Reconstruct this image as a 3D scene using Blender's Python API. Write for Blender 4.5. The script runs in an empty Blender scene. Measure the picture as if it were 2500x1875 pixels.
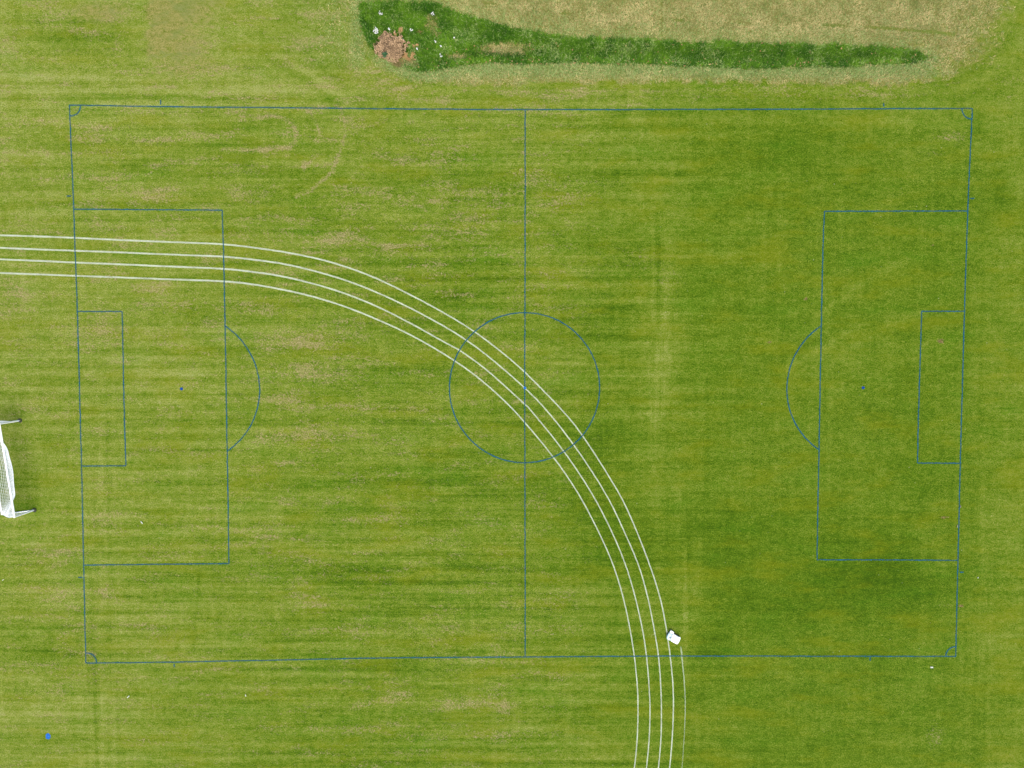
import bpy, math, random
import numpy as np
from mathutils import Vector, Matrix

random.seed(7)
rng = np.random.default_rng(11)
S = bpy.context.scene
COL = S.collection

# ------------------------------------------------------------------ camera
F_PX, HGT, TILT = 1900.0, 63.0, math.radians(3.1)      # focal length in photo pixels, flying height, tilt
cam_d = bpy.data.cameras.new("camera")
cam = bpy.data.objects.new("camera", cam_d)
COL.objects.link(cam)
cam_d.sensor_width = 36.0
cam_d.lens = 36.0 * F_PX / 2500.0
cam_d.clip_start = 0.5
cam_d.clip_end = 3000.0
cam.location = (0, 0, HGT)
cam.rotation_euler = (-TILT, 0, 0)
S.camera = cam

# ------------------------------------------------------------------ sky, sun, exposure (bright overcast)
W = bpy.data.worlds.new("World")
S.world = W
W.use_nodes = True
wn = W.node_tree
bg = wn.nodes["Background"]
sky = wn.nodes.new("ShaderNodeTexSky")
sky.sky_type = 'NISHITA'
sky.sun_disc = False
sky.sun_elevation = math.radians(58)
sky.sun_rotation = math.radians(170)
sky.dust_density = 4.0
wn.links.new(sky.outputs[0], bg.inputs[0])
bg.inputs[1].default_value = 0.125
sun_d = bpy.data.lights.new("sun", 'SUN')
sun_d.energy = 1.1
sun_d.angle = math.radians(50)
sun_d.color = (1.0, 0.96, 0.88)
sun = bpy.data.objects.new("sun", sun_d)
COL.objects.link(sun)
sun.rotation_euler = (math.radians(32), math.radians(6), 0)
S.view_settings.view_transform = 'Standard'
S.view_settings.look = 'None'
S.view_settings.gamma = 1.0
S.view_settings.exposure = 1.2
S.cycles.max_bounces = 5
S.cycles.transparent_max_bounces = 12

# ------------------------------------------------------------------ helpers
def P(px, py, z=0.0):
    """point of the level z that stands at a photo pixel (2500 x 1875)"""
    d = np.array([(px - 1250.0) / F_PX, -(py - 937.5) / F_PX, -1.0])
    c, s = math.cos(-TILT), math.sin(-TILT)
    d = np.array([d[0], d[1] * c - d[2] * s, d[1] * s + d[2] * c])
    t = (z - HGT) / d[2]
    return (d[0] * t, d[1] * t)
DS = 2500.0 / 2212.0
def D(x, y):
    return P(x * DS, y * DS)

def lin(c):
    c = c / 255.0
    return c / 12.92 if c <= 0.04045 else ((c + 0.055) / 1.055) ** 2.4
ALB = 0.47
def seen(r, g, b, k=ALB):
    """surface colour of a thing that reads as r, g, b in the daylight of the photo"""
    return (lin(r) * k, lin(g) * k, lin(b) * k, 1.0)

def tag(o, label=None, cat=None, group=None, kind=None):
    if label: o["label"] = label
    if cat: o["category"] = cat
    if group: o["group"] = group
    if kind: o["kind"] = kind
    return o

def mesh_obj(name, verts, faces, mat, parent=None, smooth=False):
    me = bpy.data.meshes.new(name)
    me.from_pydata([tuple(v) for v in verts], [], [tuple(f) for f in faces])
    me.materials.append(mat)
    if smooth:
        for p in me.polygons: p.use_smooth = True
    me.update()
    o = bpy.data.objects.new(name, me)
    COL.objects.link(o)
    if parent: o.parent = parent
    return o

def fast_mesh(name, V, Fc, mat, colors=None, parent=None):
    """V (n,3), Fc (m,k) with equal k; colors (n,4) per vertex"""
    me = bpy.data.meshes.new(name)
    n, m, k = len(V), len(Fc), Fc.shape[1]
    me.vertices.add(n)
    me.vertices.foreach_set("co", np.ascontiguousarray(V, dtype=np.float32).ravel())
    me.loops.add(m * k)
    me.loops.foreach_set("vertex_index", np.ascontiguousarray(Fc, dtype=np.int32).ravel())
    me.polygons.add(m)
    me.polygons.foreach_set("loop_start", np.arange(0, m * k, k, dtype=np.int32))
    me.polygons.foreach_set("loop_total", np.full(m, k, dtype=np.int32))
    me.update(calc_edges=True)
    if colors is not None:
        a = me.color_attributes.new("tint", 'FLOAT_COLOR', 'POINT')
        a.data.foreach_set("color", np.ascontiguousarray(colors, dtype=np.float32).ravel())
    me.materials.append(mat)
    me.validate()
    o = bpy.data.objects.new(name, me)
    COL.objects.link(o)
    if parent: o.parent = parent
    return o

def empty(name, loc):
    o = bpy.data.objects.new(name, None)
    o.empty_display_size = 0.3
    COL.objects.link(o)
    o.location = loc
    return o

class NT:
    """tiny node writer"""
    def __init__(s, mat):
        s.t = mat.node_tree; s.n = s.t.nodes; s.l = s.t.links
    def put(s, sock, v):
        if hasattr(v, "is_linked") or isinstance(v, bpy.types.NodeSocket): s.l.new(v, sock)
        else: sock.default_value = v
    def math(s, op, a, b=None, c=None, clamp=False):
        n = s.n.new("ShaderNodeMath"); n.operation = op; n.use_clamp = clamp
        s.put(n.inputs[0], a)
        if b is not None: s.put(n.inputs[1], b)
        if c is not None: s.put(n.inputs[2], c)
        return n.outputs[0]
    def noise(s, vec, scale, detail=3, rough=0.55, dist=0.0):
        n = s.n.new("ShaderNodeTexNoise")
        s.l.new(vec, n.inputs["Vector"])
        n.inputs["Scale"].default_value = scale
        n.inputs["Detail"].default_value = detail
        n.inputs["Roughness"].default_value = rough
        n.inputs["Distortion"].default_value = dist
        return n.outputs["Fac"]
    def mapping(s, vec, scale, rot=0.0, loc=(0, 0, 0)):
        n = s.n.new("ShaderNodeMapping")
        s.l.new(vec, n.inputs[0])
        n.inputs["Location"].default_value = loc
        n.inputs["Rotation"].default_value = (0, 0, rot)
        n.inputs["Scale"].default_value = scale
        return n.outputs[0]
    def ramp(s, fac, stops, interp='LINEAR'):
        n = s.n.new("ShaderNodeValToRGB")
        n.color_ramp.interpolation = interp
        e = n.color_ramp.elements
        while len(e) < len(stops): e.new(0.5)
        for i, (p, c) in enumerate(stops):
            e[i].position = p
            e[i].color = c if len(c) == 4 else (*c, 1)
        s.l.new(fac, n.inputs[0])
        return n.outputs[0]
    def mix(s, fac, a, b, mode='MIX'):
        n = s.n.new("ShaderNodeMix"); n.data_type = 'RGBA'; n.blend_type = mode
        n.clamp_factor = True
        s.put(n.inputs["Factor"], fac)
        s.put(n.inputs[6], a); s.put(n.inputs[7], b)
        return n.outputs[2]
    def map(s, v, a, b, c=0.0, d=1.0, smooth=True):
        n = s.n.new("ShaderNodeMapRange")
        n.interpolation_type = 'SMOOTHSTEP' if smooth else 'LINEAR'
        s.put(n.inputs[0], v)
        for i, q in enumerate((a, b, c, d)): n.inputs[i + 1].default_value = q
        return n.outputs[0]
    def attr(s, name):
        n = s.n.new("ShaderNodeAttribute"); n.attribute_name = name
        return n.outputs["Fac"], n.outputs["Color"]

def new_mat(name, color=(0.5, 0.5, 0.5, 1), rough=0.7, metal=0.0):
    m = bpy.data.materials.new(name); m.use_nodes = True
    b = m.node_tree.nodes["Principled BSDF"]
    b.inputs["Base Color"].default_value = color
    b.inputs["Roughness"].default_value = rough
    b.inputs["Metallic"].default_value = metal
    return m, NT(m), b

def simple(name, color, rough=0.6, vary=0.12, scale=8.0):
    """painted / plastic surface with slight mottling and scuffs"""
    m, t, b = new_mat(name, color, rough)
    tc = t.n.new("ShaderNodeTexCoord").outputs["Object"]
    f = t.noise(tc, scale, 4, 0.6)
    dark = tuple(c * (1 - 2 * vary) for c in color[:3]) + (1,)
    t.l.new(t.mix(t.map(f, 0.35, 0.75), color, dark), b.inputs["Base Color"])
    t.l.new(t.map(f, 0.3, 0.7, rough - 0.1, rough + 0.12), b.inputs["Roughness"])
    return m

# ------------------------------------------------------------------ ditch outline (2212-wide reading of the photo)
ditch_poly = [(777,8),(800,4),(860,3),(905,8),(945,8),(958,20),(1000,27),(1050,45),(1120,64),(1200,78),(1290,84),
              (1380,87),(1500,91),(1600,93),(1740,97),(1850,100),(1925,105),(1990,113),(2010,125),(1985,135),(1900,140),
              (1800,144),(1700,144),(1600,147),(1500,143),(1400,139),(1300,137),(1200,135),(1130,138),(1050,136),
              (990,143),(930,154),(895,153),(862,140),(830,124),(803,104),(790,74),(778,40)]
DP = np.array([D(*p) for p in ditch_poly])

def poly_sd(X, Y, Q):
    """signed distance (negative inside)"""
    n = len(Q); d = np.full(X.shape, 1e9); ins = np.zeros(X.shape, bool)
    for i in range(n):
        x0, y0 = Q[i]; x1, y1 = Q[(i + 1) % n]
        ex, ey = x1 - x0, y1 - y0
        t = np.clip(((X - x0) * ex + (Y - y0) * ey) / (ex * ex + ey * ey + 1e-12), 0, 1)
        d = np.minimum(d, np.hypot(X - x0 - t * ex, Y - y0 - t * ey))
        c = ((y0 > Y) != (y1 > Y)) & (X < (x1 - x0) * (Y - y0) / (y1 - y0 + 1e-12) + x0)
        ins ^= c
    return np.where(ins, -d, d)

def line_d(X, Y, Q):
    d = np.full(X.shape, 1e9)
    for i in range(len(Q) - 1):
        x0, y0 = Q[i]; x1, y1 = Q[i + 1]
        ex, ey = x1 - x0, y1 - y0
        t = np.clip(((X - x0) * ex + (Y - y0) * ey) / (ex * ex + ey * ey + 1e-12), 0, 1)
        d = np.minimum(d, np.hypot(X - x0 - t * ex, Y - y0 - t * ey))
    return d

def sstep(a, b, x):
    t = np.clip((x - a) / (b - a), 0, 1)
    return t * t * (3 - 2 * t)

_tab = rng.random((256, 256))
def vnoise(X, Y):
    xi = np.floor(X).astype(int); yi = np.floor(Y).astype(int)
    fx = X - xi; fy = Y - yi
    fx = fx * fx * (3 - 2 * fx); fy = fy * fy * (3 - 2 * fy)
    a = _tab[xi & 255, yi & 255]; b = _tab[(xi + 1) & 255, yi & 255]
    c = _tab[xi & 255, (yi + 1) & 255]; d = _tab[(xi + 1) & 255, (yi + 1) & 255]
    return (a * (1 - fx) + b * fx) * (1 - fy) + (c * (1 - fx) + d * fx) * fy
def fbm(X, Y, o=4):
    v = 0; a = 0.5; s = 0
    for k in range(o):
        v = v + a * vnoise(X * 2 ** k + 17 * k, Y * 2 ** k + 31 * k); s += a; a *= 0.55
    return v / s

# the inverse of D: where a ground point reads in the photo (only used to sort the terrain into zones)
def to_read(X, Y):
    c, s = math.cos(TILT), math.sin(TILT)
    dx, dy, dz = X, Y, -HGT
    yc = dy * c - dz * s
    zc = dy * s + dz * c
    # keep far ground behaving
    zc = np.minimum(zc, -5.0)
    return (1250 + F_PX * dx / -zc) / DS, (937.5 - F_PX * yc / -zc) / DS

dry_blobs = [(310,415,100,13,.8),(345,422,60,8,.8),(1040,412,60,8,.9),(1010,438,120,18,.5),(1190,425,60,25,.5),
    (352,656,60,14,.8),(337,624,40,12,.6),(205,718,80,25,.9),(346,722,50,14,.7),(557,670,60,12,.9),(587,731,70,18,.8),
    (223,496,50,10,.6),(543,510,60,12,.5),(717,520,90,25,.7),(850,543,60,15,.7),(708,581,60,10,.6),(858,429,60,10,.6),
    (986,495,90,25,.6),(666,732,90,22,.9),(538,664,60,10,.8),(686,808,110,20,.9),(762,879,120,8,.8),(954,592,40,6,.7),
    (799,1123,70,10,.5),(709,1220,60,12,.5),(673,1296,60,12,.6),(871,1360,120,10,.5),(1124,1360,100,12,.5),(1195,1296,60,18,.5),
    (853,1505,40,18,.8),(1015,1519,90,14,.8),(1091,1526,18,18,.9),(1033,1429,80,8,.7),(907,1584,120,12,.4),(1123,1584,70,10,.5),
    (223,1134,50,18,.6),(108,1195,70,14,.8),(137,1285,60,26,.6),(234,1285,30,18,.6),(281,1350,60,10,.6),(158,1461,60,18,.6),
    (133,1516,12,40,.5),(461,1181,50,12,.6),(576,1152,60,22,.5),(680,940,110,18,.9),(620,860,70,16,.6),(480,892,60,8,.5),
    (2058,295,36,12,.7),(2010,330,30,10,.3),(640,1005,90,10,.4),(190,935,60,12,.5),(70,880,60,14,.5),(90,640,90,14,.5),
    (60,480,70,10,.4),(230,330,80,8,.5),(340,300,90,8,.4),(520,360,60,8,.4),(780,300,60,10,.3),(930,330,90,14,.4),
    (1250,392,90,8,.4),(1390,560,60,20,.35),(1440,600,30,40,.35),(620,590,70,8,.5),(180,272,60,8,.8),(240,276,40,6,.6),
    (700,640,60,7,.4),(560,820,50,8,.5),(800,700,80,8,.35),(720,770,60,8,.4),(900,880,70,7,.5),(640,1080,80,8,.35),
    (420,1440,60,8,.4),(1190,1460,70,8,.4),(190,1360,40,16,.5),(200,1430,30,30,.5),(2020,1590,20,24,.6),(560,1220,80,10,.4),
    (800,172,70,16,.6),(760,130,30,50,.5),(880,192,60,10,.4),(690,60,60,60,.35),(640,190,80,14,.35),(450,170,90,30,.35),(400,90,60,60,.5),(900,215,120,6,.4),(1250,205,160,7,.35),(1600,200,160,8,.4),(480,210,90,10,.3),(1940,190,60,10,.5),(250,30,60,20,.6),(160,60,40,12,.4),(240,75,30,8,.5),(250,105,30,10,.4),(1250,196,480,4,.75),(1800,192,120,6,.6),(1500,207,200,4,.4),(1910,205,90,8,.5),(1340,225,70,8,.4),(2040,1310,20,8,.4)]
tone_blobs = [  # brightness and yellowness of the turf itself, in small steps
    (1425,760,38,300,.34),(1470,1250,30,180,.16),(1300,760,60,200,-.10),(1500,1250,24,150,.15),(1300,940,80,70,-.20),(1880,1240,150,90,-.42),(1700,760,210,160,.05),(1560,500,120,60,.0),
    (1300,1180,160,90,-.30),(1580,1180,110,110,-.22),(1150,900,70,80,-.20),(870,690,100,40,-.25),(980,640,90,30,-.25),
    (230,320,160,22,-.30),(110,300,70,22,-.22),(500,300,60,60,-.18),(300,365,120,16,-.32),(60,1060,60,40,-.25),(120,1410,100,24,-.28),
    (90,960,60,30,-.05),(280,790,110,50,.08),(380,810,80,30,.16),(60,560,80,40,.15),(760,1235,120,28,-.35),(540,1215,160,25,-.18),
    (800,1040,120,25,-.22),(1000,1220,110,22,-.28),(840,1440,150,16,-.3),(1000,590,110,20,-.25),(1250,385,120,12,-.22),(1120,420,110,10,-.28),
    (700,470,90,14,-.18),(430,690,80,16,-.1),(1960,640,120,80,-.05),(2160,420,28,60,-.3),(1700,330,180,60,-.08),(1500,430,140,40,.05),
    (1870,260,120,14,.22),(1300,300,140,14,.15),(380,520,140,18,.15),(110,1290,100,20,.15),(60,1540,90,25,.2),(360,1540,100,25,-.05),
    (600,190,250,30,.2),(440,80,110,80,.1),(1980,230,180,14,.1),(2170,1150,60,120,.12),(2150,1400,60,60,.2),(1640,1330,120,60,-.12),(1540,1400,60,40,-.22),(1480,1500,60,60,-.1),(1760,1500,90,40,-.14),
    (640,1380,100,14,-.1),(1290,1060,70,60,-.25),(1100,1060,110,40,-.18),(960,1000,80,40,-.15),(520,1100,110,16,.1),(350,1040,100,14,-.05),
    (1900,1440,60,70,-.15),(1960,960,60,140,-.12),(1870,1020,80,60,.03),(1240,700,90,60,-.1),(1400,1350,30,150,.1)]
arcs = [[(560,254),(590,250),(612,255),(632,268),(641,287),(638,305),(622,318),(595,323),(560,324)],
        [(665,240),(678,254),(686,270),(690,290)],
        [(742,275),(745,290),(741,310),(734,327),(718,371),(695,392),(666,415),(640,425)],
        [(676,340),(668,350),(655,362)],
        [(480,322),(520,324),(560,324)],[(745,262),(738,240),(728,225)]]
# a low bare ring and small worn holes in the turf
soils = [(2014,530,7,5,.7),(2033,737,12,9,.75),(1741,646,7,5,.8),(1662,739,7,5,.8),(2038,1118,16,4,.8),(2076,1309,12,4,.8),
         (1090,1527,9,9,.5),(955,596,10,3,.5),(905,64,14,10,.7),(1943,208,8,5,.5)]

def fields(X, Y):
    rx, ry = to_read(X, Y)
    sd = poly_sd(X, Y, DP)
    out = {}
    lush = sstep(0.18, -0.18, sd + 0.35 * (fbm(X * 1.1, Y * 1.1) - 0.5))
    # the straw-coloured patches inside the wide end of the ditch
    for cx, cy, ax, ay, w in ((930,45,26,30,.74),(942,68,12,14,.6),(1092,102,86,24,.86),(985,120,34,12,.8),(870,128,34,14,.9),(1010,30,10,8,.3),(890,140,30,8,.8)):
        g = np.exp(-((rx - cx) / ax) ** 2 - ((ry - cy) / ay) ** 2)
        lush = lush * (1 - w * g)
    out["lush"] = lush
    # long dry grass north of the pitch, round the ditch
    edge_lo = np.interp(rx, [700, 760, 840, 900, 1000, 1300, 1700, 1950, 2060, 2140, 2300], [0, 60, 140, 172, 184, 178, 180, 182, 176, 140, 90])
    n1 = fbm(X * 0.5, Y * 0.5)
    n2 = fbm(X * 1.6 + 7, Y * 1.6 + 3)
    rough = sstep(edge_lo + 16, edge_lo - 20, ry + 18 * (n1 - 0.5) + 26 * (n2 - 0.5)) * sstep(700, 860, rx) * sstep(2330, 1950, rx + 0.5 * ry + 120 * (n1 - .5) + 110 * (n2 - .5))
    patch = sstep(300, 334, rx + 36 * (n2 - .5)) * sstep(560, 380, rx + 120 * (n1 - 0.5)) * sstep(230, 90, ry + 90 * (n1 - 0.5))
    strip = 0.8 * np.exp(-((rx - 215) / 90) ** 2 - ((ry - 25) / 30) ** 2)
    rough = np.maximum(rough, np.maximum(patch * 0.72, strip * 0.8))
    strip2 = 0.42 * sstep(500, 720, rx) * sstep(230, 110, ry) * sstep(900, 760, rx)
    out["rough"] = rough
    # grey-green blades fringing the ditch
    sage = np.exp(-((sd - 0.25) / 0.75) ** 2) * sstep(2100, 2000, rx) * (0.45 + 0.55 * sstep(100, 150, ry))
    sage = np.maximum(sage, 0.8 * np.exp(-((ry - 158) / 14) ** 2) * sstep(900, 990, rx) * sstep(2080, 2000, rx))
    sage = np.maximum(sage, np.maximum(strip2, 0.75 * np.exp(-((rx - 772) / 26) ** 2) * sstep(190, 120, ry)))
    out["sage"] = sage
    dry = np.zeros(X.shape)
    for cx, cy, ax, ay, w in dry_blobs:
        dry = np.maximum(dry, w * np.exp(-((rx - cx) / ax) ** 2 - ((ry - cy) / (ay * 1.15)) ** 2))
    for q in arcs:
        dd = line_d(X, Y, np.array([D(*p) for p in q]))
        dry = np.maximum(dry, 1.3 * np.exp(-(dd / 0.17) ** 2) * sstep(0.1, 0.6, fbm(X * 1.1, Y * 1.1)))
    out["dry"] = dry
    # how parched the whole area is, and its tone
    tone = 0.25 * sstep(900, 100, rx) - 0.24 * sstep(1150, 1550, rx) + 0.18 * sstep(2060, 2200, rx)
    tone = tone + 0.16 * sstep(420, 180, ry) - 0.06 * sstep(800, 1200, ry) * sstep(1400, 500, rx)
    for cx, cy, ax, ay, w in tone_blobs:
        tone = tone + w * np.exp(-((rx - cx) / ax) ** 2 - ((ry - cy) / ay) ** 2)
    # single passes and turns of the mower that read as thin lighter or darker lines
    for w, hw, q in ((.20,.30,[(1690,800),(1790,745),(1880,690)]),(.18,.30,[(1760,690),(1860,610),(1960,560)]),(.16,.35,[(1800,780),(1920,700),(2050,650)]),
                     (-.13,.35,[(2030,190),(2110,150),(2180,80),(2212,20)]),(.13,.35,[(2045,205),(2130,165),(2200,100),(2240,30)]),(-.10,.3,[(2060,225),(2150,185),(2230,120)]),
                     (-.24,.25,[(560,120),(640,160),(700,205),(740,240)]),(.2,.25,[(590,110),(670,158),(735,205),(775,245)]),(-.2,.25,[(640,90),(700,150),(770,200),(850,225)]),
                     (-.03,.16,[(205,880),(206,1250),(207,1659)]),(.22,.14,[(217,950),(218,1300),(219,1659)]),(-.16,.14,[(232,900),(233,1300),(235,1659)]),(.18,.14,[(246,1000),(247,1400),(248,1659)]),
                     (-.15,.16,[(1429,500),(1423,570),(1422,640)]),(.20,.2,[(1480,1180),(1482,1480)]),(-.2,.16,[(430,1240),(424,1330),(418,1410)]),(-.16,.14,[(165,620),(168,900)]),
                     (-.24,.12,[(470,498),(900,501)]),(-.22,.12,[(480,905),(1000,908)]),(-.2,.12,[(60,596),(420,600)]),(.22,.12,[(600,1190),(1130,1194)]),(-.24,.14,[(280,1256),(1100,1262)]),
                     (-.2,.12,[(150,1085),(760,1090)]),(.2,.12,[(1180,470),(1700,476)]),(.2,.1,[(0,160),(330,175)]),(.18,.12,[(300,1210),(900,1216)]),(-.26,.14,[(560,640),(1000,646)])):
        dl = line_d(X, Y, np.array([D(*p) for p in q]))
        tone = tone + 1.25 * w * np.exp(-(dl / hw) ** 2) * (0.35 + 0.9 * fbm(X * 0.4 + 3, Y * 0.4))
    # green block in the far north-west
    tone = tone - 0.5 * np.exp(-((rx - 170) / 120) ** 2 - ((ry - 85) / 38) ** 2)
    out["tone"] = tone
    parch = 0.9 * sstep(1450, 1100, rx) * sstep(1700, 1300, rx) * (0.7 + 0.3 * sstep(1000, 400, ry))
    out["streak"] = (1 - 0.45 * sstep(215, 150, ry)) * (1 + 0.15 * sstep(1020, 1120, ry) * sstep(1480, 1400, ry) * sstep(1200, 1000, rx)) * (0.30 + 0.70 * sstep(1750, 1250, rx) + 0.35 * sstep(2080, 2180, rx) * sstep(500, 900, ry))
    out["parch"] = np.clip(parch + 0.5 * sstep(300, 180, ry) + 0.12, 0, 1)
    plaid = 0.65 * np.exp(-((rx - 205) / 50) ** 2) * sstep(850, 1250, ry)
    plaid = np.maximum(plaid, 0.9 * np.exp(-((rx - 1425) / 32) ** 2) * sstep(420, 520, ry) * sstep(1100, 900, ry))
    plaid = np.maximum(plaid, 0.6 * np.exp(-((rx - 1480) / 28) ** 2) * sstep(1000, 1100, ry) * sstep(1500, 1350, ry))
    plaid = np.maximum(plaid, 0.5 * np.exp(-((rx - 2110) / 50) ** 2) * sstep(850, 1100, ry))
    plaid = np.maximum(plaid, 0.22)
    out["plaid"] = plaid
    soil = np.zeros(X.shape)
    for cx, cy, ax, ay, w in soils:
        soil = np.maximum(soil, w * np.exp(-((rx - cx) / ax) ** 2 - ((ry - cy) / ay) ** 2))
    soil = np.maximum(soil, 1.2 * np.exp(-((rx - 843) / 38) ** 2 - ((ry - 104) / 26) ** 2))
    soil = np.maximum(soil, 0.7 * np.exp(-((rx - 858) / 20) ** 2 - ((ry - 138) / 18) ** 2))
    out["soil"] = np.clip(soil, 0, 1)
    # seam of green left between two passes of the mower in the rough
    sq = np.array([P(*p) for p in [(1180,8),(1250,16),(1320,26),(1450,41),(1600,48),(1750,54),(1850,58),(1950,60),(2040,64),(2130,68),(2210,74),(2260,78),(2330,84)]])
    seam = np.exp(-(line_d(X, Y, sq) / 0.16) ** 2) * sstep(0.38, 0.62, fbm(X * 0.35 + 5, Y * 0.3))
    seam = np.maximum(seam, 0.6 * np.exp(-((rx - 1429) / 3) ** 2) * (ry < 240) * sstep(0.4, 0.6, fbm(X * 2, Y * 0.8)))
    out["seam"] = seam
    Z = -0.55 * sstep(0.3, -1.3, sd)
    Z = Z + 0.10 * np.exp(-((sd - 0.9) / 0.7) ** 2) * sstep(300, 120, ry) * sstep(215, 185, ry)
    Z = Z + 0.05 * (fbm(X * 1.3, Y * 1.3) - 0.5) * np.clip(rough, 0, 1) * sstep(215, 195, ry)
    Z = Z * sstep(212, 196, ry)
    return out, Z, sd

# ------------------------------------------------------------------ ground: one sheet to the horizon
def axis(lo, hi, step, far):
    a = list(np.arange(lo, hi + 1e-6, step)); g = step
    up = [a[-1]]; dn = [a[0]]
    while up[-1] < far:
        g *= 1.35; up.append(up[-1] + g)
    g = step
    while dn[-1] > -far:
        g *= 1.35; dn.append(dn[-1] - g)
    return np.array(dn[:0:-1] + a + up[1:])
ax_x = axis(-48, 48, 0.15, 1200); ax_y = axis(-38, 31, 0.15, 1200)
GX, GY = np.meshgrid(ax_x, ax_y)
fl, GZ, SD = fields(GX, GY)
far_m = np.maximum(np.abs(GX) - 60, np.abs(GY) - 50)
nx, ny = len(ax_x), len(ax_y)
V = np.stack([GX.ravel(), GY.ravel(), GZ.ravel()], 1)
ii = (np.arange(ny - 1)[:, None] * nx + np.arange(nx - 1)[None, :]).ravel()
Fq = np.stack([ii, ii + 1, ii + nx + 1, ii + nx], 1)

gm, t, b = new_mat("mown_turf", rough=0.95)
b.inputs["Specular IOR Level"].default_value = 0.08
co = t.n.new("ShaderNodeTexCoord").outputs["Object"]
a_lush, a_rough, a_sage, a_dry = (t.attr(k)[0] for k in ("lush", "rough", "sage", "dry"))
a_tone, a_parch, a_plaid, a_soil, a_seam = (t.attr(k)[0] for k in ("tone", "parch", "plaid", "soil", "seam"))
# mower passes run east-west: long thin streaks of several widths
warp = t.noise(co, 0.06, 2)
s1 = t.noise(t.mapping(co, (0.045, 0.66, 1), 0.004), 1.0, 4, 0.62)
s2 = t.noise(t.mapping(co, (0.07, 2.5, 1), 0.003, (3, 9, 0)), 1.0, 4, 0.62)
s3 = t.noise(t.mapping(co, (0.14, 4.6, 1), 0.002, (8, 2, 0)), 1.0, 3, 0.6)
v1 = t.noise(t.mapping(co, (1.6, 0.06, 1), 0.012, (1, 5, 0)), 1.0, 3, 0.65)
p1 = t.noise(t.mapping(co, (0.11, 0.22, 1)), 1.0, 4, 0.6)
p2 = t.noise(t.mapping(co, (0.55, 0.95, 1), 0, (4, 4, 0)), 1.0, 4, 0.65, 0.4)
f1 = t.noise(t.mapping(co, (2.3, 3.2, 1), 0, (1, 7, 0)), 1.0, 3, 0.7)
f2 = t.noise(t.mapping(co, (8.5, 9.5, 1), 0.3), 1.0, 2, 0.75)
f3 = t.noise(t.mapping(co, (21, 17, 1), 0.1), 1.0, 1, 0.6)
def term(n, w): return t.math('MULTIPLY', t.math('SUBTRACT', n, 0.5), w)
a_str = t.attr("streak")[0]
# the regular beat of the mower passes, about a metre wide, that comes and goes
sep = t.n.new("ShaderNodeSeparateXYZ"); t.l.new(co, sep.inputs[0])
ph = t.math('MULTIPLY_ADD', t.noise(t.mapping(co, (0.02, 0.25, 1)), 1.0, 1), 5.0, t.math('MULTIPLY', sep.outputs[1], 5.3))
beat = t.math('MULTIPLY', t.math('SINE', ph), t.map(t.noise(t.mapping(co, (0.05, 0.12, 1), 0, (5, 5, 0)), 1.0, 2), 0.40, 0.62, 0.0, 0.085))
v = t.math('MULTIPLY', t.math('ADD', t.math('ADD', term(s1, 0.42), beat), t.math('ADD', term(s2, 0.56), term(s3, 0.40))), a_str)
for n, w in ((p1, 0.30), (p2, 0.50), (f1, 0.80), (f2, 1.3), (f3, 1.1)):
    v = t.math('ADD', v, term(n, w))
v = t.math('ADD', v, t.math('MULTIPLY', term(v1, 1.2), a_plaid))
v = t.math('ADD', v, t.math('MULTIPLY', a_tone, 0.54))
v = t.math('ADD', v, 0.50)
turf = t.ramp(v, [(0.0, seen(64, 98, 6)), (0.22, seen(87, 123, 13)), (0.42, seen(111, 141, 26)), (0.60, seen(134, 155, 48)),
                  (0.80, seen(156, 169, 70)), (1.0, seen(178, 186, 106))])
# hue drift between olive and clean green
hue = t.noise(t.mapping(co, (0.16, 0.5, 1), 0, (12, 3, 0)), 1.0, 4, 0.65)
turf = t.mix(t.map(hue, 0.52, 0.75, 0, 0.26), turf, t.mix(0.78, turf, seen(76, 146, 20)))
turf = t.mix(t.map(hue, 0.52, 0.30, 0, 0.55), turf, t.mix(0.60, turf, seen(146, 150, 14)))
# dead straw showing between the blades
d_big = t.noise(t.mapping(co, (0.26, 0.95, 1), 0, (2, 2, 0)), 1.0, 4, 0.62)
d_mid = t.noise(t.mapping(co, (1.2, 2.8, 1), 0, (6, 1, 0)), 1.0, 4, 0.7, 0.3)
d_fine = t.noise(t.mapping(co, (5.2, 6.0, 1), 0.4, (6, 1, 0)), 1.0, 3, 0.8, 0.6)
dry = t.math('ADD', t.math('MULTIPLY', a_dry, 0.60), t.math('MULTIPLY', t.map(d_big, 0.46, 0.66, 0.0, 0.56), a_parch))
dry = t.math('MULTIPLY_ADD', t.math('SUBTRACT', d_mid, 0.5), 1.5, dry)
dry = t.math('MULTIPLY_ADD', t.math('SUBTRACT', d_fine, 0.5), 3.4, dry)
dry = t.math('MULTIPLY', t.map(dry, 0.26, 1.0, 0, 0.80), t.map(t.math('ADD', a_dry, t.math('MULTIPLY', a_parch, 0.55)), 0.05, 0.5))
straw = t.ramp(f2, [(0.28, seen(128, 122, 70)), (0.5, seen(176, 164, 106)), (0.72, seen(222, 206, 154))])
col = t.mix(dry, turf, straw)
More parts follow.
